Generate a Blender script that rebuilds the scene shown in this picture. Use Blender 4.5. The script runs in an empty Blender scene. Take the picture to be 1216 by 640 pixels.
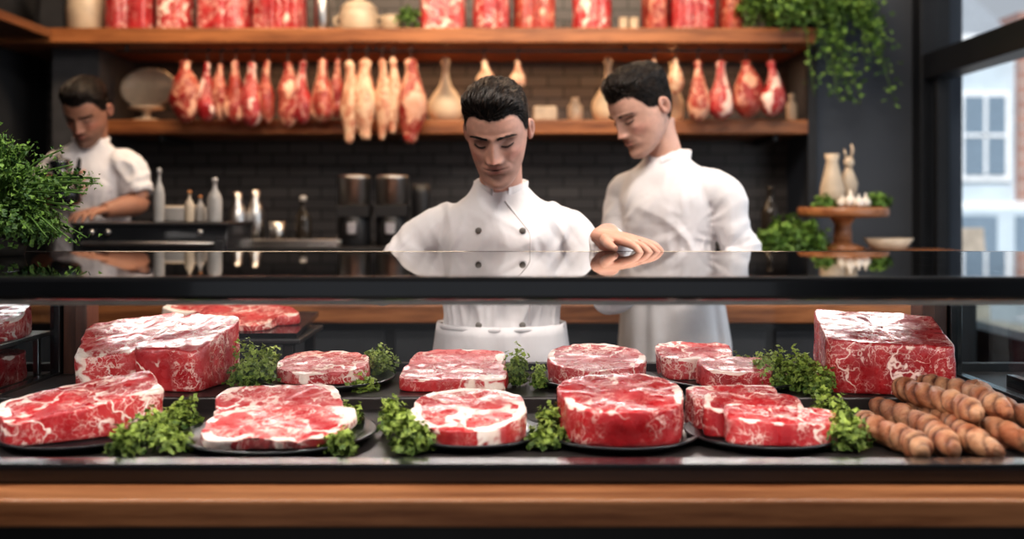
import bpy, math, random
import numpy as np
from mathutils import Vector, Matrix, noise, Euler
from mathutils.bvhtree import BVHTree
random.seed(7)
CAMZ=1.4; F=1200.0
def wx(px,d): return (px-608.0)*d/F
def wz(py,d): return CAMZ-(py-245.0)*d/F
V=Vector
# ---------------------------------------------------------------- materials
def newmat(name):
    m=bpy.data.materials.new(name); m.use_nodes=True
    nt=m.node_tree; return m,nt,nt.nodes['Principled BSDF']
def setin(nt,sock,val):
    if isinstance(val,bpy.types.NodeSocket): nt.links.new(val,sock)
    else:
        if hasattr(val,'__len__') and len(val)==3 and sock.type=='RGBA': val=(*val,1)
        sock.default_value=val
def mix(nt,f,a,b):
    n=nt.nodes.new('ShaderNodeMix'); n.data_type='RGBA'
    setin(nt,n.inputs[0],f); setin(nt,n.inputs[6],a); setin(nt,n.inputs[7],b); return n.outputs[2]
def math_(nt,op,a,b=0.0,clamp=False):
    n=nt.nodes.new('ShaderNodeMath'); n.operation=op; n.use_clamp=clamp
    setin(nt,n.inputs[0],a); setin(nt,n.inputs[1],b); return n.outputs[0]
def mrange(nt,v,a,b,c=0.0,d=1.0,smooth=True):
    n=nt.nodes.new('ShaderNodeMapRange'); n.interpolation_type='SMOOTHSTEP' if smooth else 'LINEAR'
    setin(nt,n.inputs[0],v)
    for i,x in enumerate((a,b,c,d)): n.inputs[i+1].default_value=x
    return n.outputs[0]
def coords(nt,scale=(1,1,1),perobj=True):
    tc=nt.nodes.new('ShaderNodeTexCoord'); out=tc.outputs['Object']
    if perobj:
        oi=nt.nodes.new('ShaderNodeObjectInfo')
        s=nt.nodes.new('ShaderNodeVectorMath'); s.operation='MULTIPLY_ADD'
        nt.links.new(oi.outputs['Location'],s.inputs[0]); s.inputs[1].default_value=(3.1,3.7,2.9)
        nt.links.new(out,s.inputs[2]); out=s.outputs[0]
    if scale!=(1,1,1):
        mp=nt.nodes.new('ShaderNodeMapping'); mp.inputs['Scale'].default_value=scale
        nt.links.new(out,mp.inputs[0]); out=mp.outputs[0]
    return out
def noise_(nt,co,scale,detail=3,rough=.5,col=False):
    n=nt.nodes.new('ShaderNodeTexNoise'); nt.links.new(co,n.inputs['Vector'])
    n.inputs['Scale'].default_value=scale; n.inputs['Detail'].default_value=detail; n.inputs['Roughness'].default_value=rough
    return n.outputs['Color'] if col else n.outputs[0]
def ridge(nt,co,scale,detail,w,rough=.5):
    return mrange(nt,math_(nt,'ABSOLUTE',math_(nt,'SUBTRACT',noise_(nt,co,scale,detail,rough),.5)),w*.25,w,1,0)
def bump(nt,b,h,strength=.3,dist=.01):
    n=nt.nodes.new('ShaderNodeBump'); n.inputs['Strength'].default_value=strength; n.inputs['Distance'].default_value=dist
    nt.links.new(h,n.inputs['Height']); nt.links.new(n.outputs[0],b.inputs['Normal'])
def simple(name,col,rough=.5,metal=0,var=.12,ns=15,bmp=0,bs=60,bd=.003,scale=(1,1,1),coat=0,sub=0):
    m,nt,b=newmat(name); co=coords(nt,scale,False)
    n=noise_(nt,co,ns,4)
    lo=tuple(c*(1-var) for c in col); hi=tuple(min(1,c*(1+var)) for c in col)
    nt.links.new(mix(nt,mrange(nt,n,.3,.7),lo,hi),b.inputs['Base Color'])
    b.inputs['Roughness'].default_value=rough; b.inputs['Metallic'].default_value=metal
    if coat: b.inputs['Coat Weight'].default_value=coat; b.inputs['Coat Roughness'].default_value=.05
    if sub:
        b.inputs['Subsurface Weight'].default_value=sub; b.inputs['Subsurface Radius'].default_value=(.02,.008,.004); b.inputs['Subsurface Scale'].default_value=.5
    if bmp: bump(nt,b,noise_(nt,co,bs,4),bmp,bd)
    return m
def cloth(name,col,amt=.35):
    m,nt,b=newmat(name); co=coords(nt,(1,1,.6),False)
    bump(nt,b,noise_(nt,co,14,3,.5),amt,.014)
    nt.links.new(mix(nt,mrange(nt,noise_(nt,co,6,2),.3,.7),tuple(c*.95 for c in col),col),b.inputs['Base Color']); b.inputs['Roughness'].default_value=.85
    b.inputs['Sheen Weight'].default_value=.1; return m
def wood(name,dark,light,axis='x',rough=.4):
    m,nt,b=newmat(name); sc={'x':(1,14,14),'z':(14,14,1),'y':(14,1,14)}[axis]
    co=coords(nt,sc,False); n=noise_(nt,co,2.2,8,.65); n2=noise_(nt,co,9,5,.6)
    f=math_(nt,'ADD',math_(nt,'MULTIPLY',n,.75),math_(nt,'MULTIPLY',n2,.25))
    nt.links.new(mix(nt,mrange(nt,f,.36,.64),dark,light),b.inputs['Base Color'])
    b.inputs['Roughness'].default_value=rough; bump(nt,b,n2,.15,.002); return m
def meat(name,red=(.35,.016,.022),red2=(.56,.055,.058),fat=(.93,.77,.69),s1=13,w1=.024,s2=40,w2=.032,big=1.,fine=.72,blot=.66,rough=.27,bumpd=.002):
    m,nt,b=newmat(name); co=coords(nt)
    nc=noise_(nt,co,20,3,.55,col=True)
    vm=nt.nodes.new('ShaderNodeVectorMath'); vm.operation='MULTIPLY_ADD'; nt.links.new(nc,vm.inputs[0])
    vm.inputs[1].default_value=(.045,)*3; nt.links.new(co,vm.inputs[2]); W=vm.outputs[0]
    mk1=mrange(nt,noise_(nt,co,8,2),.44,.57); mk2=mrange(nt,noise_(nt,co,15,3),.40,.58)
    bigl=math_(nt,'MULTIPLY',math_(nt,'MULTIPLY',ridge(nt,W,s1,3,w1),mk1),big)
    finl=math_(nt,'MULTIPLY',math_(nt,'MULTIPLY',ridge(nt,W,s2,3,w2),mk2),fine)
    f3=math_(nt,'MULTIPLY',math_(nt,'MULTIPLY',ridge(nt,W,s2*2.1,3,w2),mk2),fine*.55)
    bl=math_(nt,'MULTIPLY',mrange(nt,noise_(nt,W,32,5,.6),blot,blot+.045),.85)
    at=nt.nodes.new('ShaderNodeAttribute'); at.attribute_name='v'
    a2=math_(nt,'ADD',at.outputs['Fac'],math_(nt,'MULTIPLY',math_(nt,'SUBTRACT',noise_(nt,W,24,4),.5),.85))
    rim=mrange(nt,a2,.485,.54)
    f=math_(nt,'MAXIMUM',math_(nt,'MAXIMUM',bigl,finl),math_(nt,'MAXIMUM',math_(nt,'MAXIMUM',bl,f3),rim))
    base=mix(nt,mrange(nt,noise_(nt,co,18,4),.3,.7),red,red2)
    fatc=mix(nt,mrange(nt,noise_(nt,co,40,2),.3,.7),tuple(c*k for c,k in zip(fat,(.95,.84,.80))),tuple(min(1,c*1.04) for c in fat))
    nt.links.new(mix(nt,f,base,fatc),b.inputs['Base Color'])
    nt.links.new(mrange(nt,noise_(nt,co,60,3),.3,.7,rough-.05,rough+.16),b.inputs['Roughness'])
    b.inputs['Coat Weight'].default_value=.25; b.inputs['Coat Roughness'].default_value=.12
    hh=math_(nt,'ADD',noise_(nt,co,120,4),math_(nt,'MULTIPLY',f,.3)); bump(nt,b,hh,.4,bumpd)
    return m
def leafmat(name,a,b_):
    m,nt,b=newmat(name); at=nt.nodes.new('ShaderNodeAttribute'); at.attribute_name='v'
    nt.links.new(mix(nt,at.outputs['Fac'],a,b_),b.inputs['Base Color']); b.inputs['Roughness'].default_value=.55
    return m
def thin_glass(name,tint,gl,fres=False):
    m=bpy.data.materials.new(name); m.use_nodes=True; nt=m.node_tree; nt.nodes.clear()
    o=nt.nodes.new('ShaderNodeOutputMaterial'); t=nt.nodes.new('ShaderNodeBsdfTransparent'); g=nt.nodes.new('ShaderNodeBsdfGlossy'); x=nt.nodes.new('ShaderNodeMixShader')
    t.inputs[0].default_value=(*tint,1); g.inputs['Roughness'].default_value=.02; g.inputs[0].default_value=(1,1,1,1)
    if fres:
        fr=nt.nodes.new('ShaderNodeFresnel'); fr.inputs[0].default_value=1.5; nt.links.new(fr.outputs[0],x.inputs[0])
    else: x.inputs[0].default_value=gl
    nt.links.new(t.outputs[0],x.inputs[1]); nt.links.new(g.outputs[0],x.inputs[2]); nt.links.new(x.outputs[0],o.inputs[0]); return m

M_black=simple('black_metal',(.012,.013,.015),.22,0,.1,coat=.6)
M_blackm=simple('black_satin',(.018,.018,.02),.45)
M_deck=simple('dark_deck_steel',(.050,.042,.040),.30,.35,.15,6)
M_plate=simple('black_plate_glaze',(.014,.015,.017),.28,0,.1,coat=.3)
M_wood=wood('oak_wood',(.16,.055,.02),(.42,.17,.064))
M_woodl=wood('counter_wood',(.20,.075,.03),(.42,.19,.085),rough=.33)
M_woody=wood('oak_wood_side',(.10,.04,.018),(.24,.10,.04),'y')
M_post=wood('walnut_post',(.05,.02,.013),(.12,.05,.03),'z')
M_steel=simple('brushed_steel',(.50,.49,.48),.3,1,.1)
M_cream=simple('cream_ceramic',(.55,.45,.34),.4)
M_white=simple('white_ceramic',(.74,.70,.64),.35)
M_gourd=simple('cheese_rind',(.74,.60,.43),.5,var=.1,ns=8)
M_fab=cloth('white_cotton',(.72,.695,.705))
M_apron=cloth('apron_cotton',(.66,.64,.655),.5)
M_navy=simple('navy_trouser',(.02,.03,.06),.8)
M_shoe=simple('black_leather',(.015,.015,.015),.4)
M_button=simple('button_grey',(.16,.145,.13),.4)
M_wall=simple('dark_paint',(.035,.037,.042),.8,var=.1)
M_pier=simple('slate_paint',(.070,.084,.108),.75,var=.08,ns=3)
M_ceil=simple('ceiling_plaster',(.25,.24,.23),.9)
M_floor=simple('stone_floor',(.10,.085,.075),.6,ns=4)
M_frame=simple('window_frame_black',(.012,.014,.018),.4)
M_glassf=thin_glass('case_glass',(.97,.98,.98),.015)
M_glasst=thin_glass('tinted_top_glass',(.16,.16,.17),.3,True)
M_glassp=thin_glass('partition_glass',(.80,.86,.88),.05)
M_winglass=thin_glass('window_glass',(.97,.99,1),.03)
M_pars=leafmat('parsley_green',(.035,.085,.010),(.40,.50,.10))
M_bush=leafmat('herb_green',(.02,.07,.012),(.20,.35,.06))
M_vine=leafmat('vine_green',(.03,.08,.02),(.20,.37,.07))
M_stem=simple('green_stem',(.08,.16,.03),.6)
M_pot=simple('dark_pot',(.04,.035,.03),.6)
M_dark=simple('lash_brow_dark',(.012,.008,.006),.6)
def brickmat(name,c1,c2,mo,bw,rh,ms_):
    m,nt,b=newmat(name); tc=nt.nodes.new('ShaderNodeTexCoord'); sp=nt.nodes.new('ShaderNodeSeparateXYZ'); cb=nt.nodes.new('ShaderNodeCombineXYZ')
    nt.links.new(tc.outputs['Object'],sp.inputs[0]); nt.links.new(sp.outputs[0],cb.inputs[0]); nt.links.new(sp.outputs[2],cb.inputs[1])
    t=nt.nodes.new('ShaderNodeTexBrick'); nt.links.new(cb.outputs[0],t.inputs['Vector']); t.inputs['Scale'].default_value=1
    t.inputs['Brick Width'].default_value=bw; t.inputs['Row Height'].default_value=rh; t.inputs['Mortar Size'].default_value=ms_
    t.inputs['Color1'].default_value=(*c1,1); t.inputs['Color2'].default_value=(*c2,1); t.inputs['Mortar'].default_value=(*mo,1)
    nt.links.new(t.outputs['Color'],b.inputs['Base Color']); b.inputs['Roughness'].default_value=.4
    iv=math_(nt,'SUBTRACT',1.0,t.outputs['Fac']); bump(nt,b,iv,.6,.004); return m
M_tile=brickmat('dark_subway_tile',(.11,.096,.09),(.078,.068,.065),(.022,.02,.018),.16,.055,.004)
ME_rib=meat('marbled_beef')
ME_light=meat('wagyu_beef',(.46,.045,.05),(.64,.13,.125),(.94,.79,.71),15,.034,36,.040,1,.8,.61)
ME_dark=meat('lean_beef',(.28,.010,.014),(.47,.034,.038),(.90,.68,.60),11,.016,38,.021,.95,.62,.69)
ME_big=meat('fatty_beef',(.41,.022,.028),(.58,.070,.068),(.95,.82,.73),9,.036,36,.030,1,.65,.64)
ME_ham=meat('cured_ham',(.22,.012,.010),(.42,.055,.038),(.76,.44,.31),12,.04,30,.030,.7,.5,.60,.36)
ME_pale=meat('pale_ham',(.50,.18,.11),(.66,.32,.20),(.82,.60,.42),12,.05,30,.04,.8,.5,.5,.45)

# ---------------------------------------------------------------- mesh builder
class MB:
    def __init__(s): s.v=[];s.f=[];s.m=[];s.s=[];s.a=[];s.c=[];s.mats=[]
    def mi(s,m):
        if m not in s.mats: s.mats.append(m)
        return s.mats.index(m)
    def add(s,vs,fs,mat,smooth=True,attr=None,M=None,col=None):
        o=len(s.v); k=s.mi(mat)
        for i,p in enumerate(vs):
            p=V(p); 
            if M is not None: p=M@p
            s.v.append(p); s.a.append(attr[i] if attr is not None else 0.0); s.c.append(col[i] if col is not None else (1,1,1))
        for f in fs: s.f.append([o+i for i in f]); s.m.append(k); s.s.append(smooth)
    def box(s,x0,x1,y0,y1,z0,z1,mat,M=None):
        vs=[(x,y,z) for x in (x0,x1) for y in (y0,y1) for z in (z0,z1)]
        s.add(vs,[(0,1,3,2),(4,6,7,5),(0,4,5,1),(2,3,7,6),(0,2,6,4),(1,5,7,3)],mat,False,None,M)
    def lathe(s,prof,loc,mat,seg=28,M=None,smooth=True,attr=None):
        vs=[];fs=[];at=[]
        for i,(r,z) in enumerate(prof):
            for j in range(seg):
                t=2*math.pi*j/seg; vs.append((loc[0]+r*math.cos(t),loc[1]+r*math.sin(t),loc[2]+z)); at.append(0 if attr is None else attr[i])
        for i in range(len(prof)-1):
            for j in range(seg):
                k=(j+1)%seg; fs.append((i*seg+j,i*seg+k,(i+1)*seg+k,(i+1)*seg+j))
        fs.append(tuple(range(seg))[::-1]); fs.append(tuple((len(prof)-1)*seg+j for j in range(seg)))
        s.add(vs,fs,mat,smooth,at,M)
    def tube(s,pts,rad,mat,seg=14,ref=(0,1,0),sub=1,M=None,rfn=None,afn=None):
        pts=[V(p) for p in pts]; rad=[(r,r) if not hasattr(r,'__len__') else r for r in rad]
        if sub>1:
            P=[];R=[]
            n=len(pts)
            for i in range(n-1):
                p0=pts[max(i-1,0)];p1=pts[i];p2=pts[i+1];p3=pts[min(i+2,n-1)]
                r0=V(rad[max(i-1,0)]);r1=V(rad[i]);r2=V(rad[i+1]);r3=V(rad[min(i+2,n-1)])
                for k in range(sub):
                    t=k/sub
                    cr=lambda a,b,c,d:.5*((2*b)+(c-a)*t+(2*a-5*b+4*c-d)*t*t+(3*b-a-3*c+d)*t*t*t)
                    P.append(cr(p0,p1,p2,p3)); rr=cr(r0,r1,r2,r3); R.append((max(rr[0],.0005),max(rr[1],.0005)))
            P.append(pts[-1]);R.append(rad[-1]); pts,rad=P,R
        ref=V(ref); vs=[];fs=[];at=[];n=len(pts)
        for i,p in enumerate(pts):
            t=(pts[min(i+1,n-1)]-pts[max(i-1,0)]).normalized()
            sd=t.cross(ref)
            if sd.length<1e-3: sd=t.cross(V((1,0,.1)))
            sd.normalize(); up=sd.cross(t).normalized()
            for j in range(seg):
                a=2*math.pi*j/seg; k=1 if rfn is None else rfn(i/(n-1),a)
                vs.append(p+sd*(rad[i][0]*k*math.cos(a))+up*(rad[i][1]*k*math.sin(a))); at.append(0 if afn is None else afn(i/(n-1),a))
        for i in range(n-1):
            for j in range(seg):
                k=(j+1)%seg; fs.append((i*seg+j,i*seg+k,(i+1)*seg+k,(i+1)*seg+j))
        fs.append(tuple(range(seg))[::-1]); fs.append(tuple((n-1)*seg+j for j in range(seg)))
        s.add(vs,fs,mat,True,at,M)
    def ell(s,c,r,mat,M=None,seg=18,rings=12,attr=0.):
        vs=[];fs=[]
        for i in range(rings+1):
            p=math.pi*i/rings; q=max(math.sin(p),.02)
            for j in range(seg):
                t=2*math.pi*j/seg; vs.append((c[0]+r[0]*q*math.cos(t),c[1]+r[1]*q*math.sin(t),c[2]+r[2]*math.cos(p)))
        for i in range(rings):
            for j in range(seg):
                k=(j+1)%seg; fs.append((i*seg+j,(i+1)*seg+j,(i+1)*seg+k,i*seg+k))
        fs.append(tuple(range(seg))); fs.append(tuple(rings*seg+j for j in range(seg))[::-1])
        s.add(vs,fs,mat,True,[attr]*len(vs),M)
    def leaf(s,c,size,nrm,mat,at,lobes=4):
        nrm=V(nrm).normalized(); t=nrm.cross(V((random.random(),random.random(),random.random()+.1))).normalized(); b=nrm.cross(t)
        n=lobes*2; vs=[V(c)]
        for i in range(n):
            a=2*math.pi*i/n; r=size*(1.0 if i%2==0 else .55)*random.uniform(.8,1.15)
            vs.append(V(c)+t*(r*math.cos(a))+b*(r*math.sin(a))+nrm*random.uniform(-.25,.35)*size)
        s.add(vs,[(0,i+1,(i+1)%n+1) for i in range(n)],mat,False,[max(0,at-.25)]+[at]*n)
    def build(s,name,loc=(0,0,0),rot=(0,0,0),parent=None,bevel=0,remesh=0,smooth=0,scale=None,col=False):
        me=bpy.data.meshes.new(name); me.from_pydata([tuple(p) for p in s.v],[],s.f)
        for m in s.mats: me.materials.append(m)
        me.polygons.foreach_set('material_index',s.m); me.polygons.foreach_set('use_smooth',s.s)
        a=me.attributes.new('v','FLOAT','POINT'); a.data.foreach_set('value',s.a)
        if col:
            c=me.color_attributes.new('Col','FLOAT_COLOR','POINT'); c.data.foreach_set('color',[x for q in s.c for x in (*q,1.)])
        me.update(); ob=bpy.data.objects.new(name,me); bpy.context.scene.collection.objects.link(ob)
        ob.location=loc; ob.rotation_euler=rot
        if scale: ob.scale=scale
        if parent: ob.parent=parent
        if bevel:
            b=ob.modifiers.new('bevel','BEVEL'); b.width=bevel; b.segments=2; b.limit_method='ANGLE'; b.angle_limit=math.radians(50)
        if remesh:
            r=ob.modifiers.new('remesh','REMESH'); r.mode='VOXEL'; r.voxel_size=remesh; r.use_smooth_shade=True
            if smooth:
                q=ob.modifiers.new('smooth','SMOOTH'); q.factor=.6; q.iterations=smooth
        return ob
def empty(name,loc=(0,0,0),rot=(0,0,0)):
    e=bpy.data.objects.new(name,None); e.location=loc; e.rotation_euler=rot; e.empty_display_size=.1
    bpy.context.scene.collection.objects.link(e); return e
def boxobj(name,x0,x1,y0,y1,z0,z1,mat,bevel=0):
    b=MB(); c=V(((x0+x1)/2,(y0+y1)/2,(z0+z1)/2)); b.box(x0-c.x,x1-c.x,y0-c.y,y1-c.y,z0-c.z,z1-c.z,mat); return b.build(name,c,bevel=bevel)

# ---------------------------------------------------------------- people
def bake(ob,fn):
    dg=bpy.context.evaluated_depsgraph_get(); dg.update(); me=bpy.data.meshes.new_from_object(ob.evaluated_get(dg))
    n=len(me.vertices); co=np.empty(n*3,'f'); me.vertices.foreach_get('co',co); co=co.reshape(-1,3)
    no=np.empty(n*3,'f'); me.vertex_normals.foreach_get('vector',no); no=no.reshape(-1,3)
    h=np.array([fn(V(p),V(q)) for p,q in zip(co.tolist(),no.tolist())]); co=co+no*h[:,None]
    me.vertices.foreach_set('co',co.ravel().astype('f')); me.polygons.foreach_set('use_smooth',[True]*len(me.polygons)); me.update()
    ob.modifiers.clear(); ob.data=me
def rdg(x,w=.25): return max(0,1-abs(x)/w)
def foldfn(S_,k,pts,seed):
    def fn(p,n):
        h=0
        for (c,amp,R,fr) in pts:
            d=p-c; r=d.length
            if r<R*3:
                q=V((math.atan2(d.z,d.x)*fr+seed,d.y*4+seed,r*7)); h+=amp*(rdg(noise.noise(q),.4)-.3)*math.exp(-(r/R)**2)*min(1,(r/.07)**2)
        w=V((p.x*7+.6*p.z*6,p.y*7,p.z*3.2+seed))+V((noise.noise(p*6),noise.noise(p*6+V((9,0,0))),0))*.5
        h+=.0085*(rdg(noise.noise(w),.28)-.30)
        w2=V((p.x*12-.5*p.z*9,p.y*12,p.z*6+seed*2)); h+=.0035*(rdg(noise.noise(w2),.28)-.30)
        wv=math.exp(-((p.z-1.16*k)/.09)**2); h+=.006*wv*(rdg(noise.noise(V((math.atan2(p.x,-p.y)*5,p.z*5,seed))),.35)-.4)
        return h
    return fn
def skinmat(name,rough=.48):
    m,nt,b=newmat(name); at=nt.nodes.new('ShaderNodeAttribute'); at.attribute_name='Col'
    co=coords(nt,(1,1,1),False); n=mrange(nt,noise_(nt,co,45,4),.3,.7,.90,1.08)
    vm=nt.nodes.new('ShaderNodeVectorMath'); vm.operation='SCALE'; nt.links.new(at.outputs['Color'],vm.inputs[0]); nt.links.new(n,vm.inputs['Scale']); nt.links.new(vm.outputs[0],b.inputs['Base Color'])
    b.inputs['Roughness'].default_value=rough; b.inputs['Subsurface Weight'].default_value=.08; b.inputs['Subsurface Radius'].default_value=(.02,.008,.004); b.inputs['Subsurface Scale'].default_value=.3
    bump(nt,b,noise_(nt,co,220,3),.2,.001); return m
M_face=skinmat('face_skin')
def hairmat(name,a,c,spec=.3,rough=.45,bm=True):
    m,nt,b=newmat(name); co=coords(nt,(9,1.1,3),False); n=noise_(nt,co,24,5,.65)
    nt.links.new(mix(nt,mrange(nt,n,.38,.68),a,c),b.inputs['Base Color']); b.inputs['Roughness'].default_value=rough; b.inputs['Specular IOR Level'].default_value=spec
    if bm: bump(nt,b,n,.8,.007)
    return m
M_hair=hairmat('dark_hair',(.003,.002,.002),(.014,.008,.006),.2,.6); M_strand=hairmat('hair_strands',(.006,.004,.003),(.040,.024,.015),.45,.36,False)
def g(x,s): return math.exp(-(x/s)**2)
ZT=[0,.004,.012,.022,.035,.055,.08,.105,.13,.155,.18,.205,.222,.231,.235]
FT=[.072,.084,.091,.092,.087,.088,.089,.089,.091,.093,.088,.070,.046,.022,.0]
BT=[.05,.03,.005,-.015,-.035,-.058,-.077,-.09,-.098,-.101,-.098,-.085,-.062,-.035,-.01]
WT=[.012,.024,.035,.043,.051,.059,.0655,.070,.072,.073,.070,.058,.040,.022,.004]
zz=np.linspace(0,.235,400); ker=np.ones(17)/17
def sm(T): 
    y=np.interp(zz,ZT,T); return np.convolve(np.pad(y,8,mode='edge'),ker,'valid')
FS,BS,WS=sm(FT),sm(BT),sm(WT)
def headpt(u,z):
    f=np.interp(z,zz,FS);bk=np.interp(z,zz,BS);w=np.interp(z,zz,WS); yc=(f+bk)/2; n=2/2.1
    su,cu=math.sin(u),math.cos(u); x=w*math.copysign(abs(su)**n,su); y=yc+(f-yc)*math.copysign(abs(cu)**n,cu)
    if cu>0:
        ax=abs(x); k=min(1,cu*2.5); d=0
        if z>.066: 
            t=(z-.084)/(.134-.084); amp=(.0245-.0185*max(0,t)**.9) if t>0 else .0245*math.exp(-((z-.084)/.0075)**2)
            amp*= 1 if t<1 else math.exp(-((z-.134)/.012)**2)
            d+=amp*g(x,.0082+.0055*max(0,1-t))
        d+=.0085*g(ax-.0145,.006)*g(z-.082,.0075)
        d-=.0150*g(ax-.030,.016)*g(z-.124,.012); d+=.0105*g(ax-.0315,.0125)*g(z-.1200,.0082)
        d-=.0025*g(ax-.0315,.013)*g(z-.1285,.0022)
        d+=.0065*g(ax-.027,.022)*g(z-.140,.007)+.0055*g(ax-.043,.014)*g(z-.098,.014)
        d-=.005*g(ax-.048,.012)*g(z-.064,.02)
        d+=.0050*g(x,.021)*g(z-.0645,.0045)+.0060*g(x,.019)*g(z-.0530,.0050)-.0042*g(x,.020)*g(z-.0592,.0018)-.002*g(x,.004)*g(z-.072,.005)
        d-=.004*g(x,.02)*g(z-.043,.006); d+=.006*g(x,.016)*g(z-.020,.012)
        d+=.004*g(x,.032)*g(z-.058,.02)
        d-=.0022*g(ax-.026-.55*(.084-z),.005)*g(z-.072,.013)
        y+=d*k
    return x,y
def surf(xt,z):
    lo,hi=0,1.5
    for _ in range(24):
        m=(lo+hi)/2
        if headpt(m,z)[0]<abs(xt): lo=m
        else: hi=m
    x,y=headpt(lo,z); return V((math.copysign(x,xt),-(y+.01),z-.04))
hz_f=[-.11,-.04,-.02,-.010,.012,.026,.038,.052,.07,.11]; hz_z=[.045,.055,.085,.118,.122,.130,.150,.172,.180,.182]
def make_head(name,parent,pivot,rot,skin,scale,style,stubble=.3,hairth=1.):
    b=MB(); N,Mr=160,170; vs=[];cols=[];fs=[]; hv=[]; 
    skin=V(skin)
    def hairline(x,y,z): return np.interp(y,hz_f,hz_z)+.0025*noise.noise(V((x*150,y*150,0)))-.004*g(abs(x),.02)*(y>.05)+.005*g(abs(x)-.045,.012)*(y>.03)
    for i in range(Mr+1):
        t=i/Mr; z=.235*(.6*t+.4*(1-math.cos(math.pi*t))/2)
        for j in range(N):
            s=-1+2*j/N; u=math.pi*(.42*s+.58*s**3); x,y=headpt(u,z); ax=abs(x)
            vs.append((x,-(y+.01),z-.04))
            c=skin.copy(); front=math.cos(u)>0
            if front:
                wl=max(.2,1-(ax/.024)**2)
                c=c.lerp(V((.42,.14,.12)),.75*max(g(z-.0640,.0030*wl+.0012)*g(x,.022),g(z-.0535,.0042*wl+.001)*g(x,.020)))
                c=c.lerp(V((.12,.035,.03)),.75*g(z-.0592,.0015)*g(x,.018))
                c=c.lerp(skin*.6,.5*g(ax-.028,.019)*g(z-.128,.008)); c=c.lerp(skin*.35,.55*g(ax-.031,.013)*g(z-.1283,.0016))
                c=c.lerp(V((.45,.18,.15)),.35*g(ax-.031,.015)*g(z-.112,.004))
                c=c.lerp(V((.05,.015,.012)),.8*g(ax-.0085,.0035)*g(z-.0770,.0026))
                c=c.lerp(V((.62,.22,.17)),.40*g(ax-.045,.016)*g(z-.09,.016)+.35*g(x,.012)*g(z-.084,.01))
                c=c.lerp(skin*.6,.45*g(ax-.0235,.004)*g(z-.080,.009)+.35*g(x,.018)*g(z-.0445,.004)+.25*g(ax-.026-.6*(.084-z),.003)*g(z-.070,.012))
            if stubble: 
                k=stubble*max(0,min(1,(.078-z)/.03))*(1 if y>-.01 else .3)*(1-.8*g(x,.02)*g(z-.059,.008)); k=max(k,stubble*g(z-.0735,.004)*g(x,.026)*front)
                c=c.lerp(V((.10,.07,.06)),k)
            zh=hairline(x,y,z); mk=max(0,min(1,(z-zh+.004)/.012)); mk=mk*mk*(3-2*mk)
            mk2=max(0,min(1,(z-zh)/.04)); mk2=mk2*mk2*(3-2*mk2)
            c=c.lerp(V((.014,.010,.008)),mk*.9)
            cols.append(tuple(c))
            topk=max(0,min(1,(z-.165)/.04)); frk=max(0,min(1,(y+.0)/.07))
            asym=1+style.get('asym',.3)*max(-1,min(1,-x/.05))*topk
            th=(.0012+.010*topk+style.get('front',.012)*topk*frk)*hairth*asym
            th+=(.0030*noise.noise(V((x*150+z*40,y*16,z*20))))*(.15+topk)+style.get('mess',0)*noise.noise(V((x*40,y*40,z*40)))*topk
            off=-.004+.0045*mk+th*mk2
            nrm=V((x/ .075,y/.095,(z-.13)/.11)).normalized()
            hv.append(V((x,-(y+.01),z-.04))+V((nrm.x,-nrm.y,nrm.z))*off)
    for i in range(Mr):
        for j in range(N):
            k=(j+1)%N; fs.append((i*N+j,(i+1)*N+j,(i+1)*N+k,i*N+k))
    fs.append(tuple(range(N))); fs.append(tuple(Mr*N+j for j in range(N))[::-1])
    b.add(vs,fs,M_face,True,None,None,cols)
    for sx in (-1,1):
        ev=[];ef=[];ec=[]; R,Q=28,16
        for i in range(Q+1):
            p=math.pi*i/Q; q=max(.03,math.sin(p))
            for j in range(R):
                t=2*math.pi*j/R; yy=.0150*math.cos(t)*q; z2=.028*math.sin(t)*q*(1 if math.sin(t)>0 else .9); xx=.008*math.cos(p)
                rr=math.hypot(yy/.015,z2/.028); cc=0
                if xx>0: xx-=.009*g(rr-.1*math.sin(t),.5)-.002*g(rr-.45,.12)*(math.cos(t)<.3); cc=.45*g(rr,.45)+.3*g(rr-.68,.08)
                yy*= (1+.22*(z2/.028))
                ev.append(V((sx*(.0750+xx+ max(0,-yy)*.6),.010-yy, .072+z2))); ec.append(tuple(skin.lerp(V((.6,.22,.17)),.2)*(1-cc)))
        for i in range(Q):
            for j in range(R):
                k=(j+1)%R; ef.append((i*R+j,(i+1)*R+j,(i+1)*R+k,i*R+k))
        b.add(ev,ef,M_face,True,None,None,ec)
        lp=[]
        for q in range(9):
            f=q/8; x=sx*(.0180+.028*f); z=.1175-.0045*math.sin(math.pi*f)+.002*f; lp.append(surf(x,z)+V((0,-.0003,0)))
        b.tube(lp,[(.0006,.0006)]+[(.0015,.0014)]*7+[(.0007,.0007)],M_dark,8,ref=(0,0,1),sub=3)
        for q in range(26):
            f=(q+.5)/26; x=sx*(.0185+.027*f); z=.1175-.0045*math.sin(math.pi*f)+.002*f; p=surf(x,z); o=V((sx*(f-.4)*.004,-.0045,-.0028)); b.tube([p,p+o*.6,p+o],[.0003,.00025,.0001],M_dark,4)
        for q in range(200):
            f=random.random(); x=sx*(.0105+.040*f); z=.1375+.0055*math.sin(math.pi*min(1,f*.8))-.0025*f+random.gauss(0,.0020*(1-.6*f)); p=surf(x,z); o=V((sx*random.uniform(.004,.006),-.0012,random.uniform(-.0005,.002)*(1-f))); b.tube([p,p+o*.5+V((0,-.0006,0)),p+o],[.0006,.0005,.0002],M_dark,4)
    b.build('head',pivot,rot,parent,scale=scale,col=True)
    b=MB(); b.add(hv,fs,M_hair)
    bvh=BVHTree.FromPolygons(hv,[f for f in fs if len(f)==4]); C=V((0,0,.085)); n=0
    nst=style.get('n',2800); tries=0
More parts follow.
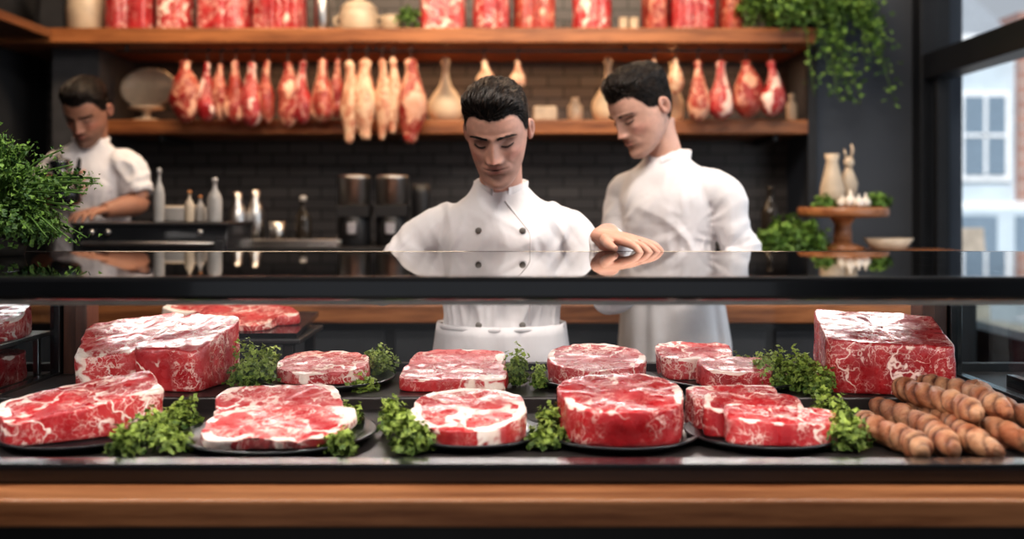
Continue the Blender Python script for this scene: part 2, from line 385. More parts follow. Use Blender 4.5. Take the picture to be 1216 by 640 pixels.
    while n<nst and tries<20000:
        tries+=1
        d=V([random.gauss(0,1) for _ in range(3)]).normalized()
        if d.z<-.5: continue
        hit=bvh.ray_cast(C,d)[0]
        if hit is None: continue
        x,y,z=hit.x,-hit.y-.01,hit.z+.04
        if z<hairline(x,y,z)+.003: continue
        n+=1; top=max(0,min(1,(z-.17)/.035)); fr=max(0,min(1,(y-.02)/.05))
        tgt=V((style.get('sweep',.25)*top,.9,-.25-.9*(1-top)+.15*fr)) 
        tgt+=V([random.gauss(0,.12+style.get('rand',0)) for _ in range(3)])
        Ln=.10+.50*top; m=6; pts=[]; lift=random.uniform(.0001,.0006)+top*random.uniform(0,.003+style.get('rand',0)*.02)
        for q in range(m):
            t=q/(m-1); dd=(d+tgt*Ln*t).normalized(); h2=bvh.ray_cast(C,dd)[0]
            if h2 is None: break
            pts.append(h2+dd*(lift*math.sin(math.pi*min(1,.15+t*.85))+.0002))
        if len(pts)==m:
            r=.0004+.0007*top; b.tube(pts,[r*.7,r,r,r,r*.8,r*.3],M_strand,4,ref=(.3,.2,1))
    b.build('hair',pivot,rot,parent,scale=scale)
def hand(b,wr,Fd,N,T,mat,curl=.35,sc=1.):
    wr,Fd,N,T=V(wr),V(Fd).normalized(),V(N).normalized(),V(T)
    T=(T-Fd*T.dot(Fd)).normalized(); N=Fd.cross(T)*(1 if Fd.cross(T).dot(N)>0 else -1)
    P=lambda f,t,n:wr+(Fd*f+T*t+N*n)*sc
    b.tube([P(-.03,0,0),P(0,0,0),P(.03,0,.002),P(.065,0,.003),P(.088,0,0)],[(.027*sc,.02*sc),(.027*sc,.018*sc),(.036*sc,.016*sc),(.040*sc,.012*sc),(.036*sc,.009*sc)],mat,16,ref=N,sub=3)
    for i,(t,L) in enumerate([(.031,.070),(.0105,.079),(-.0115,.073),(-.032,.057)]):
        p=P(.078,t,.0); a=curl*.3; pts=[P(.05,t*.9,0),p]; pos=p; rad=[.0085*sc,.0095*sc]
        sp=(t/.03)*.18
        b.tube([P(.02,t*.5,.006),P(.05,t*.85,.0075),P(.078,t,.004)],[.003,.0045,.006],mat,8,ref=N,sub=2)
        for k,fr in enumerate((.45,.3,.25)):
            dirv=(Fd*math.cos(a)-N*math.sin(a)+T*sp).normalized(); pos=pos+dirv*(L*fr*sc); pts.append(pos); rad.append((.0085-.0009*k)*sc); a+=curl*(.9 if k==0 else .6)
        rad[-1]=.0045*sc
        b.tube(pts,rad,mat,12,ref=N,sub=4)
    pts=[P(.012,.022,-.003),P(.035,.042,-.006),P(.060,.060,-.009),P(.082,.068,-.012)]
    b.tube(pts,[.014*sc,.012*sc,.010*sc,.0065*sc],mat,12,ref=N,sub=4)
def chef(name,X0,Y0,yaw,S_,pivot,hrot,armL,armR,skin,hscale,style,short=False,sw=.147,fat=1.,apron=True,stubble=.25,buttons=True,lean=-.03,hands=None,curl=.35,afat=1.):
    root=empty(name,(X0,Y0,0),(0,0,yaw)); Mi=Matrix.Translation((X0,Y0,0))@Matrix.Rotation(yaw,4,'Z'); Mi.invert()
    L=lambda p:Mi@V(p)
    k=S_/1.40
    tz=[.80*k,.95*k,1.05*k,1.13*k,1.22*k,S_-.11,S_-.06,S_-.02,S_+.012,S_+.038,S_+.060]
    rx=[.165,.163,.148,.138,.142,.152,.153,.138,.105,.072,.055]; ry=[.115,.115,.108,.103,.110,.118,.112,.094,.076,.064,.056]
    rx=[r*fat for r in rx]; ry=[r*fat for r in ry]
    cy=lambda z:lean*max(0,min(1,(z-.95*k)/(S_-.95*k)))
    b=MB(); b.tube([(0,cy(z),z) for z in tz],list(zip(rx,ry)),M_fab,60,ref=(0,1,0),sub=6)
    skinm=simple('hand_skin',skin,.5,var=.06,ns=30,sub=.1)
    hb=MB(); fp=[]
    fold=lambda s,a:1+(.09*math.sin(s*46+math.sin(a+1)*2.6+math.sin(s*17))*(.15+math.exp(-((s-.60)/.15)**2)))
    for side,arm in ((1,armL),(-1,armR)):
        sh,el,wr=[L(p) for p in arm]; sh=sh+V((0,0,-.016))
        m1=sh.lerp(el,.5); inn=V((side*sw*.32,cy(S_),S_-.052))
        fp.append((V((side*.118,cy(S_)-.06,S_-.14)),.010,.12,1.6)); fp.append((el+V((-side*.02,-.03,.03)),.010,.09,2.0))
        if not short:
            m2=el.lerp(wr,.5); cuff=el.lerp(wr,.93)
            b.tube([inn,sh,m1,el,m2,cuff],[.062,.056*afat,.051*afat,.049*afat,.045,.040],M_fab,32,ref=(0,.3,1),sub=14,rfn=fold)
            hb.tube([m2,wr,wr+(wr-el).normalized()*.01],[.034,.028,.027],skinm,14,ref=(0,.3,1),sub=2)
        else:
            cuff=sh.lerp(el,.75)
            b.tube([inn,sh,m1,cuff],[.066,.060,.060,.062],M_fab,24,ref=(0,.3,1),sub=6)
            hb.tube([m1,sh.lerp(el,.8),el,el.lerp(wr,.3),el.lerp(wr,.7),wr],[.045,.042,.037,.040,.032,.026],skinm,16,ref=(0,.3,1),sub=4)
    jk=b.build('jacket',parent=root,remesh=.005,smooth=3); bake(jk,foldfn(S_,k,fp,X0*7))
    if hands:
        for h in hands:
            Mr=Mi.to_3x3(); hand(hb,L(h[0]),Mr@V(h[1]),Mr@V(h[2]),Mr@V(h[3]),skinm,h[4],h[5] if len(h)>5 else .95)
    hb.build('arms_and_hands',parent=root,remesh=.0022,smooth=3)
    b=MB()
    for s in (-1,1): b.tube([(s*.06,0,.95*k),(s*.085,0,.84*k),(s*.09,-.005,.65*k),(s*.095,-.01,.47*k),(s*.1,0,.28*k),(s*.1,.01,.07)],[.09,.095,.078,.063,.06,.06],M_navy,24,sub=5)
    b.tube([(0,0,.78*k),(0,0,.9*k),(0,0,1.02*k)],[(.13,.1),(.15,.108),(.135,.095)],M_navy,30,sub=4)
    b.build('trousers',parent=root,remesh=.012,smooth=4)
    b=MB()
    for s in (-1,1): b.tube([(s*.1,.06,.045),(s*.1,.03,.05),(s*.1,-.06,.042),(s*.1,-.14,.032),(s*.1,-.19,.025)],[(.03,.04),(.04,.045),(.043,.038),(.043,.03),(.025,.018)],M_shoe,18,ref=(0,0,1),sub=4)
    b.build('shoes',parent=root)
    pv=L(pivot); b=MB(); n0=V((0,cy(S_)+.005,S_-.01)); 
    b.tube([n0,n0.lerp(pv,.5)+V((0,.012,0)),pv+V((0,.014,0)),pv+V((0,.012,.04))],[(.054,.052),(.051,.051),(.048,.052),(.046,.048)],skinm,26,sub=5); b.build('neck',parent=root)
    make_head('head',root,pv,hrot,skin,hscale,style,stubble)
    tv=[v.co for v in jk.data.vertices]; jb=BVHTree.FromPolygons(tv,[tuple(p.vertices) for p in jk.data.polygons])
    def fy(x,z):
        h=jb.ray_cast(V((x,-1,z)),V((0,1,0)))[0]; return h.y if h else cy(z)-.1
    b=MB(); vs=[];fs=[]; n=40
    for i in range(n+1):
        a=math.radians(16+(328)*i/n); fr=abs(a-math.pi)/math.pi
        for (r,z) in ((.058,-.010),(.061,.036-.010*fr),(.057,.038-.010*fr),(.052,0)):
            rr=r*(1.0+.10*fr)
            vs.append((math.sin(a)*rr*1.02,cy(S_)-math.cos(a)*rr*1.12+.004,S_+.034-.022*fr**2+z))
    for i in range(n):
        for q in range(4): fs.append((i*4+q,i*4+(q+1)%4,(i+1)*4+(q+1)%4,(i+1)*4+q))
    fs.append((0,1,2,3)); fs.append((n*4+3,n*4+2,n*4+1,n*4)); b.add(vs,fs,M_fab,True); b.build('collar',parent=root)
    if buttons:
        b=MB(); pts=[]; zt=S_+.012
        for i in range(50):
            z=zt-(zt-1.13*k)*i/49; x=.068 if z<S_-.06 else .068-.058*((z-S_+.06)/.072); pts.append(V((x,fy(x,z)-.0002,z)))
        for i in range(2): pts=[pts[0]]+[(pts[j-1]+pts[j]*2+pts[j+1])/4 for j in range(1,49)]+[pts[-1]]
        b.tube(pts,[(.0024,.0024)]*50,M_fab,8)
        for x in (-.05,.05):
            for i in range(4):
                z=S_-.055-i*.072; b.lathe([(.006,-.004),(.0075,.001),(.0075,.004),(.005,.0055)],(0,0,0),M_button,14,Matrix.Translation((x,fy(x,z),z))@Matrix.Rotation(math.pi/2,4,'X'))
        b.build('buttons_and_placket',parent=root)
    if apron:
        b=MB(); vs=[];fs=[];n=90;m=24
        for i in range(m+1):
            z=(1.125-.6*i/m)*k
            for j in range(n+1):
                a=math.radians(-125+250*j/n); wv=(.002+.012*i/m)*math.sin(a*9+math.sin(a*4)*2); r1=np.interp(z,tz,rx)+.011+wv; r2=np.interp(z,tz,ry)+.013+wv
                vs.append((math.sin(a)*r1,cy(z)-math.cos(a)*r2,z))
        for i in range(m):
            for j in range(n): fs.append((i*(n+1)+j,i*(n+1)+j+1,(i+1)*(n+1)+j+1,(i+1)*(n+1)+j))
        b.add(vs,fs,M_apron); ap=b.build('apron',parent=root); so=ap.modifiers.new('thick','SOLIDIFY'); so.thickness=.003
        b=MB(); b.tube([(math.sin(t)*(.147*fat+.003),cy(1.12)-math.cos(t)*(.114*fat+.003),1.118*k) for t in [2*math.pi*i/40 for i in range(41)]],[(.003,.006)]*41,M_apron,8,ref=(0,0,1)); b.build('apron_tie',parent=root)
    return root
R_=math.radians
chef('chef',-.026,2.42,0,1.40,(-.026,2.330,1.508),(R_(27),R_(-2),R_(-7)),
  ((.125,2.40,1.360),(.245,2.39,1.20),(.205,2.17,1.335)),((-.177,2.40,1.360),(-.315,2.39,1.225),(-.25,2.16,1.25)),(.60,.33,.25),(.96,.96,.94),{'front':.017},
  hands=[((.205,2.165,1.334),(.70,-.70,-.13),(0,-.12,1),(-.75,-.7,0),.42,.95),((-.25,2.16,1.25),(.25,-1,-.05),(0,0,1),(1,.2,0),.4,.9)])
chef('chef',.462,2.9,R_(-40),1.495,(.405,2.85,1.610),(R_(30),0,R_(-20)),
  ((.585,2.80,1.448),(.635,2.79,1.25),(.47,2.64,1.21)),((.335,2.99,1.448),(.295,2.95,1.27),(.26,2.72,1.21)),(.58,.34,.26),(.97,1.0,.98),{'front':.012,'mess':.006,'rand':.18,'sweep':-.2},stubble=.15,sw=.15,buttons=False,fat=.95,
  hands=[((.47,2.64,1.21),(-.8,-.5,0),(0,0,1),(-.3,.9,0),.5),((.26,2.72,1.21),(-.1,-1,0),(0,0,1),(1,0,0),.5)])
chef('barista',-1.556,3.75,R_(12),1.595,(-1.53,3.69,1.685),(R_(32),0,R_(-14)),
  ((-1.405,3.72,1.555),(-1.365,3.70,1.41),(-1.43,3.54,1.385)),((-1.70,3.77,1.555),(-1.71,3.68,1.42),(-1.585,3.50,1.485)),(.36,.18,.12),(.97,1.0,.95),{'front':.008,'n':1400},short=True,stubble=.6,apron=False,buttons=False,sw=.14,fat=.92,
  hands=[((-1.43,3.54,1.385),(-.3,-1,-.1),(0,0,1),(-1,.2,0),.5),((-1.585,3.50,1.485),(.9,-.4,-.1),(0,-.5,.8),(0,-.3,1),1.0)])
b=MB(); b.lathe([(.035,0),(.05,.01),(.05,.06),(.03,.11),(.028,.14),(.036,.155),(.03,.16),(.008,.165),(.008,.18)],(0,0,0),M_black,24)
b.tube([(.03,0,.14),(.075,0,.13),(.08,0,.07),(.05,0,.04)],[.007]*4,M_blackm,8,sub=4); b.tube([(-.04,0,.07),(-.07,0,.11),(-.085,0,.15)],[.01,.008,.006],M_blackm,8,sub=3); b.build('coffee_pot',(-1.515,3.44,1.40),(0,.2,2.8))
random.seed(11)

# ---------------------------------------------------------------- room
XL,XR,YB,YF,H=-2.3,1.85,5.0,-2.5,3.1
boxobj('floor',XL-.2,XR+.2,YF-.2,YB+.2,-.1,0,M_floor)
boxobj('ceiling',XL-.2,XR+.2,YF-.2,YB+.2,H,H+.1,M_ceil)
boxobj('wall_back',XL-.2,XR+.2,YB,YB+.2,0,H,M_tile)
boxobj('wall_left',XL-.2,XL,YF,YB,0,H,M_wall)
b=MB(); b.box(XR,XR+.2,YF,.2,0,H,M_pier); b.box(XR,XR+.2,.2,4.6,0,.85,M_pier); b.box(XR,XR+.2,.2,4.6,2.95,H,M_pier); b.box(XR,XR+.2,4.6,YB,0,H,M_pier); b.build('wall_right')
b=MB(); b.box(XL-.2,-1.7,YF-.2,YF,0,H,M_wall); b.box(1.4,XR+.2,YF-.2,YF,0,H,M_wall); b.box(-1.7,1.4,YF-.2,YF,2.7,H,M_wall); b.box(-1.7,1.4,YF-.2,YF,0,.5,M_wall); b.build('wall_front')
boxobj('wall_pier',1.36,XR,4.6,YB,0,H,M_pier,.005)
b=MB()
b.box(XR-.03,XR+.1,4.50,4.6,.85,2.95,M_frame); b.box(XR-.02,XR+.1,.2,4.5,1.965,2.075,M_frame); b.box(XR-.03,XR+.1,.2,4.5,.85,.92,M_frame)
b.box(XR-.03,XR+.1,.2,4.5,2.88,2.95,M_frame); b.box(XR-.03,XR+.1,2.6,2.68,.9,2.9,M_frame); b.box(XR-.03,XR+.1,.2,.28,.9,2.9,M_frame)
b.box(XR+.01,XR+.05,4.42,4.46,.9,1.97,M_frame)
b.box(XR+.045,XR+.05,.2,4.5,.9,2.9,M_winglass); b.build('window_1',bevel=.004)
boxobj('trim_1',1.335,1.375,4.56,4.6,0,H,M_blackm)

# outside
boxobj('street_ground',XR+.25,30,-10,40,-.12,-.02,simple('paving',(.5,.5,.5),.9))
M_fac=simple('pale_stucco',(.58,.65,.70),.9,var=.06,ns=2); M_fac2=brickmat('red_brick_facade',(.46,.22,.16),(.36,.16,.12),(.55,.5,.45),.5,.16,.02); M_wt=simple('white_trim',(.9,.9,.9),.7); M_dg=simple('window_dark',(.22,.28,.34),.2)
b=MB(); Y=22
b.box(6,10.95,Y,Y+3,0,5.0,M_fac); b.box(10.95,15,Y-.2,Y+3,0,5.6,M_fac2); b.box(6,10.95,Y-.25,Y,4.85,5.1,M_wt); b.box(6,15,Y-.25,Y,1.35,1.5,M_wt)
b.box(6,15,Y-.3,Y-.2,0,1.35,M_fac)
for x0 in (7.5,9.8):
    b.box(x0-.12,x0+1.0,Y-.1,Y,1.95,3.9,M_wt); b.box(x0,x0+.88,Y-.14,Y-.1,2.08,3.78,M_dg)
    b.box(x0+.41,x0+.47,Y-.17,Y-.14,2.08,3.78,M_wt); b.box(x0,x0+.88,Y-.17,Y-.14,2.9,2.97,M_wt)
for x0 in (11.5,12.9):
    b.box(x0,x0+.9,Y-.3,Y-.2,2.0,3.9,M_wt); b.box(x0+.1,x0+.8,Y-.34,Y-.3,2.1,3.8,M_dg)
for x0 in (7.2,8.4,9.6,10.8,12.0): b.box(x0,x0+.8,Y-.35,Y-.3,.1,1.2,M_dg)
vs=[(6,Y,5.1),(10.95,Y,5.1),(10.95,Y+3,7),(6,Y+3,7)]; b.add(vs,[(0,1,2,3)],simple('roof_slate',(.35,.37,.4),.8),False)
b.build('town_house')
b=MB(); mm=simple('tan_canvas',(.5,.42,.34),.8)
b.box(-.2,.2,-.02,.02,.5,1.25,mm,Matrix.Rotation(-.1,4,'X')); b.box(-.22,.22,-.45,.0,.45,.5,mm)
for x in (-.2,.17):
    for y in (-.43,-.03): b.box(x,x+.03,y,y+.03,0,.46,M_wood)
b.build('patio_chair',(3.7,8.1,-.02),(0,0,.3),bevel=.01)

# ---------------------------------------------------------------- shelves
def brackets(b,xs,y0,y1,z): 
    for x in xs: b.box(x-.012,x+.012,y0,y1,z-.03,z,M_blackm)
b=MB(); b.box(XL+.01,1.335,4.4,4.99,2.112,2.178,M_wood)
b.tube([(-1.75,4.46,2.085),(1.25,4.46,2.085)],[.006,.006],M_blackm,8,ref=(0,0,1))
for x in (-1.7,-.6,.5,1.2): b.box(x-.006,x+.006,4.452,4.468,2.08,2.115,M_blackm)
b.build('wooden_shelf',bevel=.006)
b=MB(); b.box(-1.84,1.335,4.55,4.99,1.725,1.79,M_wood); brackets(b,(-1.6,-.5,.6,1.2),4.6,4.99,1.725); b.build('wooden_shelf',bevel=.006)
boxobj('trim_2',-2.07,-1.86,4.55,4.99,0,2.11,simple('grey_panel',(.06,.06,.065),.6))
b=MB(); b.box(XL+.005,XL+.3,3.2,4.39,2.13,2.17,M_woody); b.box(XL+.005,XL+.3,3.2,4.39,2.36,2.39,M_woody); b.build('wooden_shelf',bevel=.004)

def slabmesh(b,mat,a,bb,h,n=2.4,irr=.04,seed=0,rim=0.,side=0.,top=.002,lean=(0,0),M=None,slope=(0,0),N=120):
    prof=[(0.02,0),(.5,0),(.9,0),(.98,.02),(1.0,.08),(1.005,.2),(1.005,.35),(1.005,.5),(1.005,.65),(1.003,.8),(1.0,.92),(.995,.97),(.985,.993),(.970,1.0),(.93,1.0),(.88,1.),(.81,1.),(.72,1.),(.64,1.),(.53,1.),(.4,1.),(.27,1.),(.14,1.),(.02,1.)]
    vs=[];at=[];fs=[]
    for i,(s,zz) in enumerate(prof):
        for j in range(N):
            t=2*math.pi*j/N; c,si=math.cos(t),math.sin(t)
            r=1/((abs(c)/a)**n+(abs(si)/bb)**n)**(1/n)
            r*=1+irr*2*noise.noise(V((c*1.6+seed*7.3,si*1.6,seed)))+irr*.8*noise.noise(V((c*5+seed,si*5,seed+3)))
            r*=s
            x,y=r*c,r*si; hz=h+slope[0]*x+slope[1]*y
            z=zz*hz
            if zz>.9 : z+=top*2*noise.noise(V((x*18+seed,y*18,seed)))+top*noise.noise(V((x*60,y*60,seed)))
            if .05<zz<.95: 
                w=1+.03*noise.noise(V((c*3,si*3,z*40+seed))); x*=w; y*=w
            x+=lean[0]*z; y+=lean[1]*z
            vs.append((x,y,z))
            nn=noise.noise(V((c*1.3+seed*3,si*1.3,seed*2)))
            if zz>=.98 : v_=rim*(.68+.8*nn)* (1 if s>.86 else max(0,1-(.86-s)*10))
            elif zz>.05: v_=side*(.5+1.3*nn)+(rim*.5 if zz>.85 else 0)*(.6+nn)
            else: v_=0
            at.append(min(1,max(0,v_)))
    for i in range(len(prof)-1):
        for j in range(N):
            k=(j+1)%N; fs.append((i*N+j,i*N+k,(i+1)*N+k,(i+1)*N+j))
    fs.append(tuple(range(N))[::-1]); fs.append(tuple((len(prof)-1)*N+j for j in range(N)))
    b.add(vs,fs,mat,True,at,M)
def slab(name,x,y,z,rot=0,**k):
    b=MB(); mat=k.pop('mat'); slabmesh(b,mat,**k); return b.build(name,(x,y,z),(0,0,math.radians(rot)))

def topslab(px0,px1,mat,h,seed,name='beef_rib_slab'):
    d=4.62; a=(px1-px0)/2*d/F
    slab(name,wx((px0+px1)/2,d),d,2.178,mat=mat,a=a,bb=.09,h=h,n=3.5,irr=.08,seed=seed,rim=.5,side=.42)
for i,(a,c,m,h) in enumerate([(130,184,ME_dark,.24),(188,228,ME_big,.22),(240,298,ME_rib,.25),(302,364,ME_dark,.22),(500,552,ME_big,.20),(562,606,ME_dark,.19),(612,658,ME_ham,.22),(680,726,ME_rib,.20),(764,792,ME_ham,.19),(796,850,ME_dark,.21),(855,880,ME_ham,.18)]): topslab(a,c,m,h,i+1)
def jar(name,px,d,z,prof,mat,seg=28): 
    b=MB(); b.lathe(prof,(0,0,0),mat,seg); return b.build(name,(wx(px,d),d,z))
jar('ceramic_crock',102,4.62,2.178,[(.06,0),(.08,.02),(.085,.12),(.08,.2),(.05,.23),(.045,.25),(.055,.26)],M_cream)
jar('steel_canister',382,4.62,2.178,[(.03,0),(.034,.005),(.034,.2),(.03,.21)],M_steel)
b=MB(); b.lathe([(.07,0),(.085,.03),(.088,.1),(.08,.12),(.085,.125),(.06,.15),(.02,.165),(.02,.18),(.005,.19)],(0,0,0),M_cream)
for s in (-1,1): b.tube([(s*.082,0,.09),(s*.11,0,.08),(s*.11,0,.06),(s*.085,0,.04)],[.008]*4,M_cream,8)
b.build('lidded_pot',(wx(426,4.62),4.62,2.178))
jar('serving_bowl',466,4.62,2.178,[(.03,0),(.035,.01),(.05,.06),(.052,.09),(.048,.088),(.03,.02)],M_cream)
for p in (740,753): jar('ceramic_cup',p,4.6,2.178,[(.018,0),(.020,.01),(.021,.08),(.019,.08),(.016,.02)],M_cream,16)
b=MB(); b.box(-.08,.08,-.01,.01,0,.26,M_blackm); b.box(-.055,.055,-.016,-.01,.03,.23,M_wall); b.build('picture_frame',(wx(62,4.6),4.6,2.178),(-.1,0,0),bevel=.004)

def leg(px,y0,y1,wpx,mat,name,seed,d=4.46,shape=0):
    rnd=random.Random(seed); b=MB(); z0=wz(y1,d); z1=wz(y0,d); L=z1-z0; r=wpx/2*d/F
    sh=[(0,.15),(.05,.5),(.15,.85),(.3,1.0),(.45,.92),(.6,.68),(.75,.45),(.88,.32),(.96,.36),(1,.2)] if shape==0 else [(0,.25),(.04,.42),(.12,.50),(.22,.72),(.4,1.),(.55,.98),(.72,.66),(.85,.42),(.95,.45),(1,.25)]
    if shape==0: k0=rnd.uniform(-.12,.15); sh=[(min(1,max(0,t+k0*math.sin(math.pi*t))),k*rnd.uniform(.9,1.1)) for t,k in sh]
    pts=[];rad=[]; cx=rnd.uniform(-.3,.3)*r
    for t,k in sh:
        pts.append((cx*math.sin(t*3)*1.2,0,-L+t*L)); rad.append((r*k,r*k*.8))
    b.tube(pts,rad,mat,22,sub=5,rfn=lambda s,a:1+.22*noise.noise(V((math.cos(a)*1.5,math.sin(a)*1.5,s*5+seed))),afn=lambda s,a:max(0,min(1,.34+.7*noise.noise(V((math.cos(a),math.sin(a),s*3+seed*3))))))
    zr=2.09-z1
    b.tube([(0,0,-.01),(.004,0,zr*.5),(0,0,zr),(.012,0,zr+.008),(.014,0,zr-.006)],[.003]*5,M_blackm,6,sub=3)
    b.build(name,(wx(px,d),d,z1),(0,0,rnd.uniform(-.5,.5)))
for i,(p,y0,y1,w) in enumerate([(220,72,146,38),(246,74,144,24),(262,76,143,20),(279,72,147,28),(300,74,150,32),(318,72,147,20),(341,74,152,30),(361,72,147,26),(383,70,146,32),(401,70,140,20)]):
    leg(p,y0,y1,w,ME_ham if i%3!=1 else ME_dark,'hanging_ham',i)
for i,(p,y0,y1,w,m) in enumerate([(414,72,170,25,ME_pale),(435,70,166,30,ME_pale),(453,70,166,20,ME_pale),(466,68,158,20,ME_pale),(487,70,170,36,ME_ham)]):
    leg(p,y0,y1,w,m,'cured_leg',20+i,d=4.42,shape=1)
for i,(p,y0,y1,w) in enumerate([(574,72,106,20),(614,72,106,18),(802,70,112,18),(776,70,110,14),(828,72,144,28),(855,72,142,32),(885,72,140,38),(914,72,138,32)]):
    leg(p,y0,y1,w,[ME_ham,ME_dark][i%2] if i>3 else ME_pale,'hanging_ham',40+i)
def gourd(px,d,ytop,ybot,wpx,name='caciocavallo_cheese'):
    r=wpx/2*d/F; L=(ybot-ytop)*d/F; z=1.79
    jar(name,px,d,z,[(r*.5,0),(r*.85,L*.06),(r,L*.2),(r*.93,L*.32),(r*.62,L*.45),(r*.33,L*.56),(r*.2,L*.7),(r*.16,L*.84),(r*.24,L*.9),(r*.24,L*.96),(r*.1,L)],M_gourd)
gourd(529,4.68,64,141,44); gourd(722,4.68,64,141,40); gourd(755,4.68,72,141,20)
M_or=simple('orange_clay',(.55,.25,.10),.6)
jar('ceramic_vase',683,4.7,1.79,[(.02,0),(.035,.02),(.035,.07),(.015,.1),(.018,.115)],M_cream); jar('clay_bottle',800,4.72,1.79,[(.03,0),(.045,.03),(.045,.1),(.02,.17),(.018,.26),(.022,.28)],M_gourd)
jar('ceramic_bottle',940,4.66,1.79,[(.02,0),(.025,.01),(.025,.08),(.01,.1),(.012,.13)],M_cream)
boxobj('butter_dish',wx(633,4.68),wx(661,4.68),4.62,4.74,1.79,1.86,M_cream,.01)
b=MB(); b.lathe([(.06,0),(.065,.01),(.02,.02),(.016,.05),(.075,.06),(.08,.07),(.01,.072)],(0,0,0),M_cream)
b.lathe([(.02,-.012),(.11,-.008),(.13,.012),(.125,.014),(.1,.0),(.02,-.004)],(0,0,0),M_cream,36,Matrix.Translation((0,.03,.16))@Matrix.Scale(.75,4,(0,0,1))@Matrix.Rotation(math.radians(80),4,'X'))
b.build('cake_stand',(wx(174,4.68),4.68,1.79))

def vine(b,p0,p1,p2,mat,n=60,size=.012,spread=.03):
    p0,p1,p2=V(p0),V(p1),V(p2)
    b.tube([p0,(p0+2*p1+p2)/4,p2],[.003,.0025,.0015],M_stem,5,sub=4)
    for i in range(n):
        t=random.random(); p=p0.lerp(p1,t).lerp(p1.lerp(p2,t),t)
        p=p+V([random.gauss(0,spread) for _ in range(3)]); b.leaf(p,size*random.uniform(.7,1.3),V([random.gauss(0,1) for _ in range(3)])+V((0,-.5,.6)),mat,random.random(),3)
b=MB(); 
for i in range(50):
    d=4.45; x=random.uniform(wx(895,d),wx(1010,d)); x2=x+random.uniform(.0,.16); zb=wz(random.choice([20,35,50,60,85,120]) if x>1.2 else random.uniform(8,42),d)
    vine(b,(x-.02,4.5,2.25),(x+.02,4.40,2.52),(x2,4.30+random.uniform(-.08,.08),zb),M_vine,100,.013,.026)
for i in range(700): b.leaf((random.uniform(1.05,1.5),random.uniform(4.38,4.6),random.uniform(2.22,2.45)),.014,(random.gauss(0,1),-1,random.gauss(0,1)),M_vine,random.random(),3)
b.lathe([(.07,0),(.09,.1),(.095,.14),(.085,.14)],(1.22,4.55,2.178),M_pot); b.build('trailing_fern')
b=MB()
for i in range(160): b.leaf((random.gauss(0,.022),random.gauss(0,.02),.03+random.random()*.08),.014,(random.gauss(0,1),-1,random.gauss(0,1)),M_vine,random.random(),3)
b.lathe([(.026,0),(.034,.05),(.032,.05)],(0,0,0),M_pot); b.build('herb_pot',(wx(486,4.6),4.56,2.178))

# ---------------------------------------------------------------- counters
b=MB(); b.box(-1.4,1.33,4.05,4.98,1.20,1.235,M_blackm); b.box(-1.38,1.31,4.1,4.98,0,1.2,M_wall)
for i in range(6): b.box(-1.36+i*.445,-.94+i*.445,4.085,4.1,.1,1.17,M_blackm)
b.build('equipment_counter',bevel=.004)
b=MB(); b.box(-1.62,1.26,3.15,3.5,1.035,1.093,M_wood); b.box(-1.6,1.24,3.2,3.5,0,1.035,M_blackm)
for i in range(7):
    x0=-1.57+i*.40; b.box(x0,x0+.37,3.185,3.2,.72,1.01,M_wall); b.box(x0+.12,x0+.25,3.17,3.185,.9,.915,M_steel); b.box(x0,x0+.37,3.185,3.2,.1,.69,M_wall)
b.build('prep_counter',bevel=.005)
b=MB(); b.box(-.245,.245,-.15,.15,.012,.25,M_black); b.box(-.235,.235,-.158,-.15,.03,.2,M_blackm); b.tube([(-.2,-.175,.19),(.2,-.175,.19)],[.007,.007],M_steel,8,ref=(0,0,1))
for x in (-.2,.2):
    b.box(x-.008,x+.008,-.178,-.15,.184,.196,M_steel); b.lathe([(.015,0),(.015,.014)],(x,-.1,0),M_blackm,12); b.lathe([(.015,0),(.015,.014)],(x,.1,0),M_blackm,12)
for x in (-.18,-.13,.16): b.lathe([(.010,0),(.010,.012),(.006,.014)],(0,0,0),M_steel,14,Matrix.Translation((x,-.15,.225))@Matrix.Rotation(math.pi/2,4,'X'))
b.box(-.25,.25,-.155,.155,.245,.255,M_blackm)
b.build('countertop_oven',(wx(197,3.33),3.33,1.093),bevel=.004)
TZ=1.348
def bottle(name,px,d,z,r,h,mat,cap=None):
    b=MB(); b.lathe([(r*.9,0),(r,.006),(r,h*.55),(r*.8,h*.65),(r*.35,h*.78),(r*.3,h*.93),(r*.38,h*.94),(r*.36,h)],(0,0,0),mat,20)
    if cap: b.lathe([(r*.42,h*.93),(r*.42,h*1.03),(r*.1,h*1.05)],(0,0,0),cap,14)
    b.build(name,(wx(px,d),d,z))
M_dbot=simple('dark_glass_bottle',(.03,.025,.02),.12); M_sil=simple('squeeze_bottle_white',(.42,.40,.38),.4)
bottle('sauce_bottle',189,3.3,TZ,.018,.17,M_sil,M_sil); bottle('sauce_bottle',225,3.28,TZ,.016,.10,M_cream,M_or); bottle('sauce_bottle',238,3.33,TZ,.016,.085,M_sil,M_or)
bottle('spray_bottle',255,3.3,TZ,.024,.14,M_sil,M_sil)
b=MB(); b.box(-.075,.075,-.05,.05,0,.05,M_sil); b.box(-.068,.068,-.043,.043,.04,.055,M_cream); b.build('food_container',(wx(218,3.38)-.02,3.42,TZ),bevel=.006)
BZ=1.235
def shaker(px,d,z,r,h):
    b=MB(); b.lathe([(r*.8,0),(r,.01),(r*1.05,h*.6),(r*.8,h*.72),(r*.5,h*.85),(r*.5,h),(r*.1,h*1.02)],(0,0,0),M_steel,20); b.build('cocktail_shaker',(wx(px,d),d,z))
shaker(282,4.2,BZ,.038,.22); shaker(303,4.25,BZ,.038,.23); bottle('oil_bottle',360,4.2,BZ,.035,.20,M_dbot,M_sil)
jar('glass_tumbler',330,4.22,BZ,[(.03,0),(.035,.1),(.03,.1),(.026,.01)],M_steel,18)
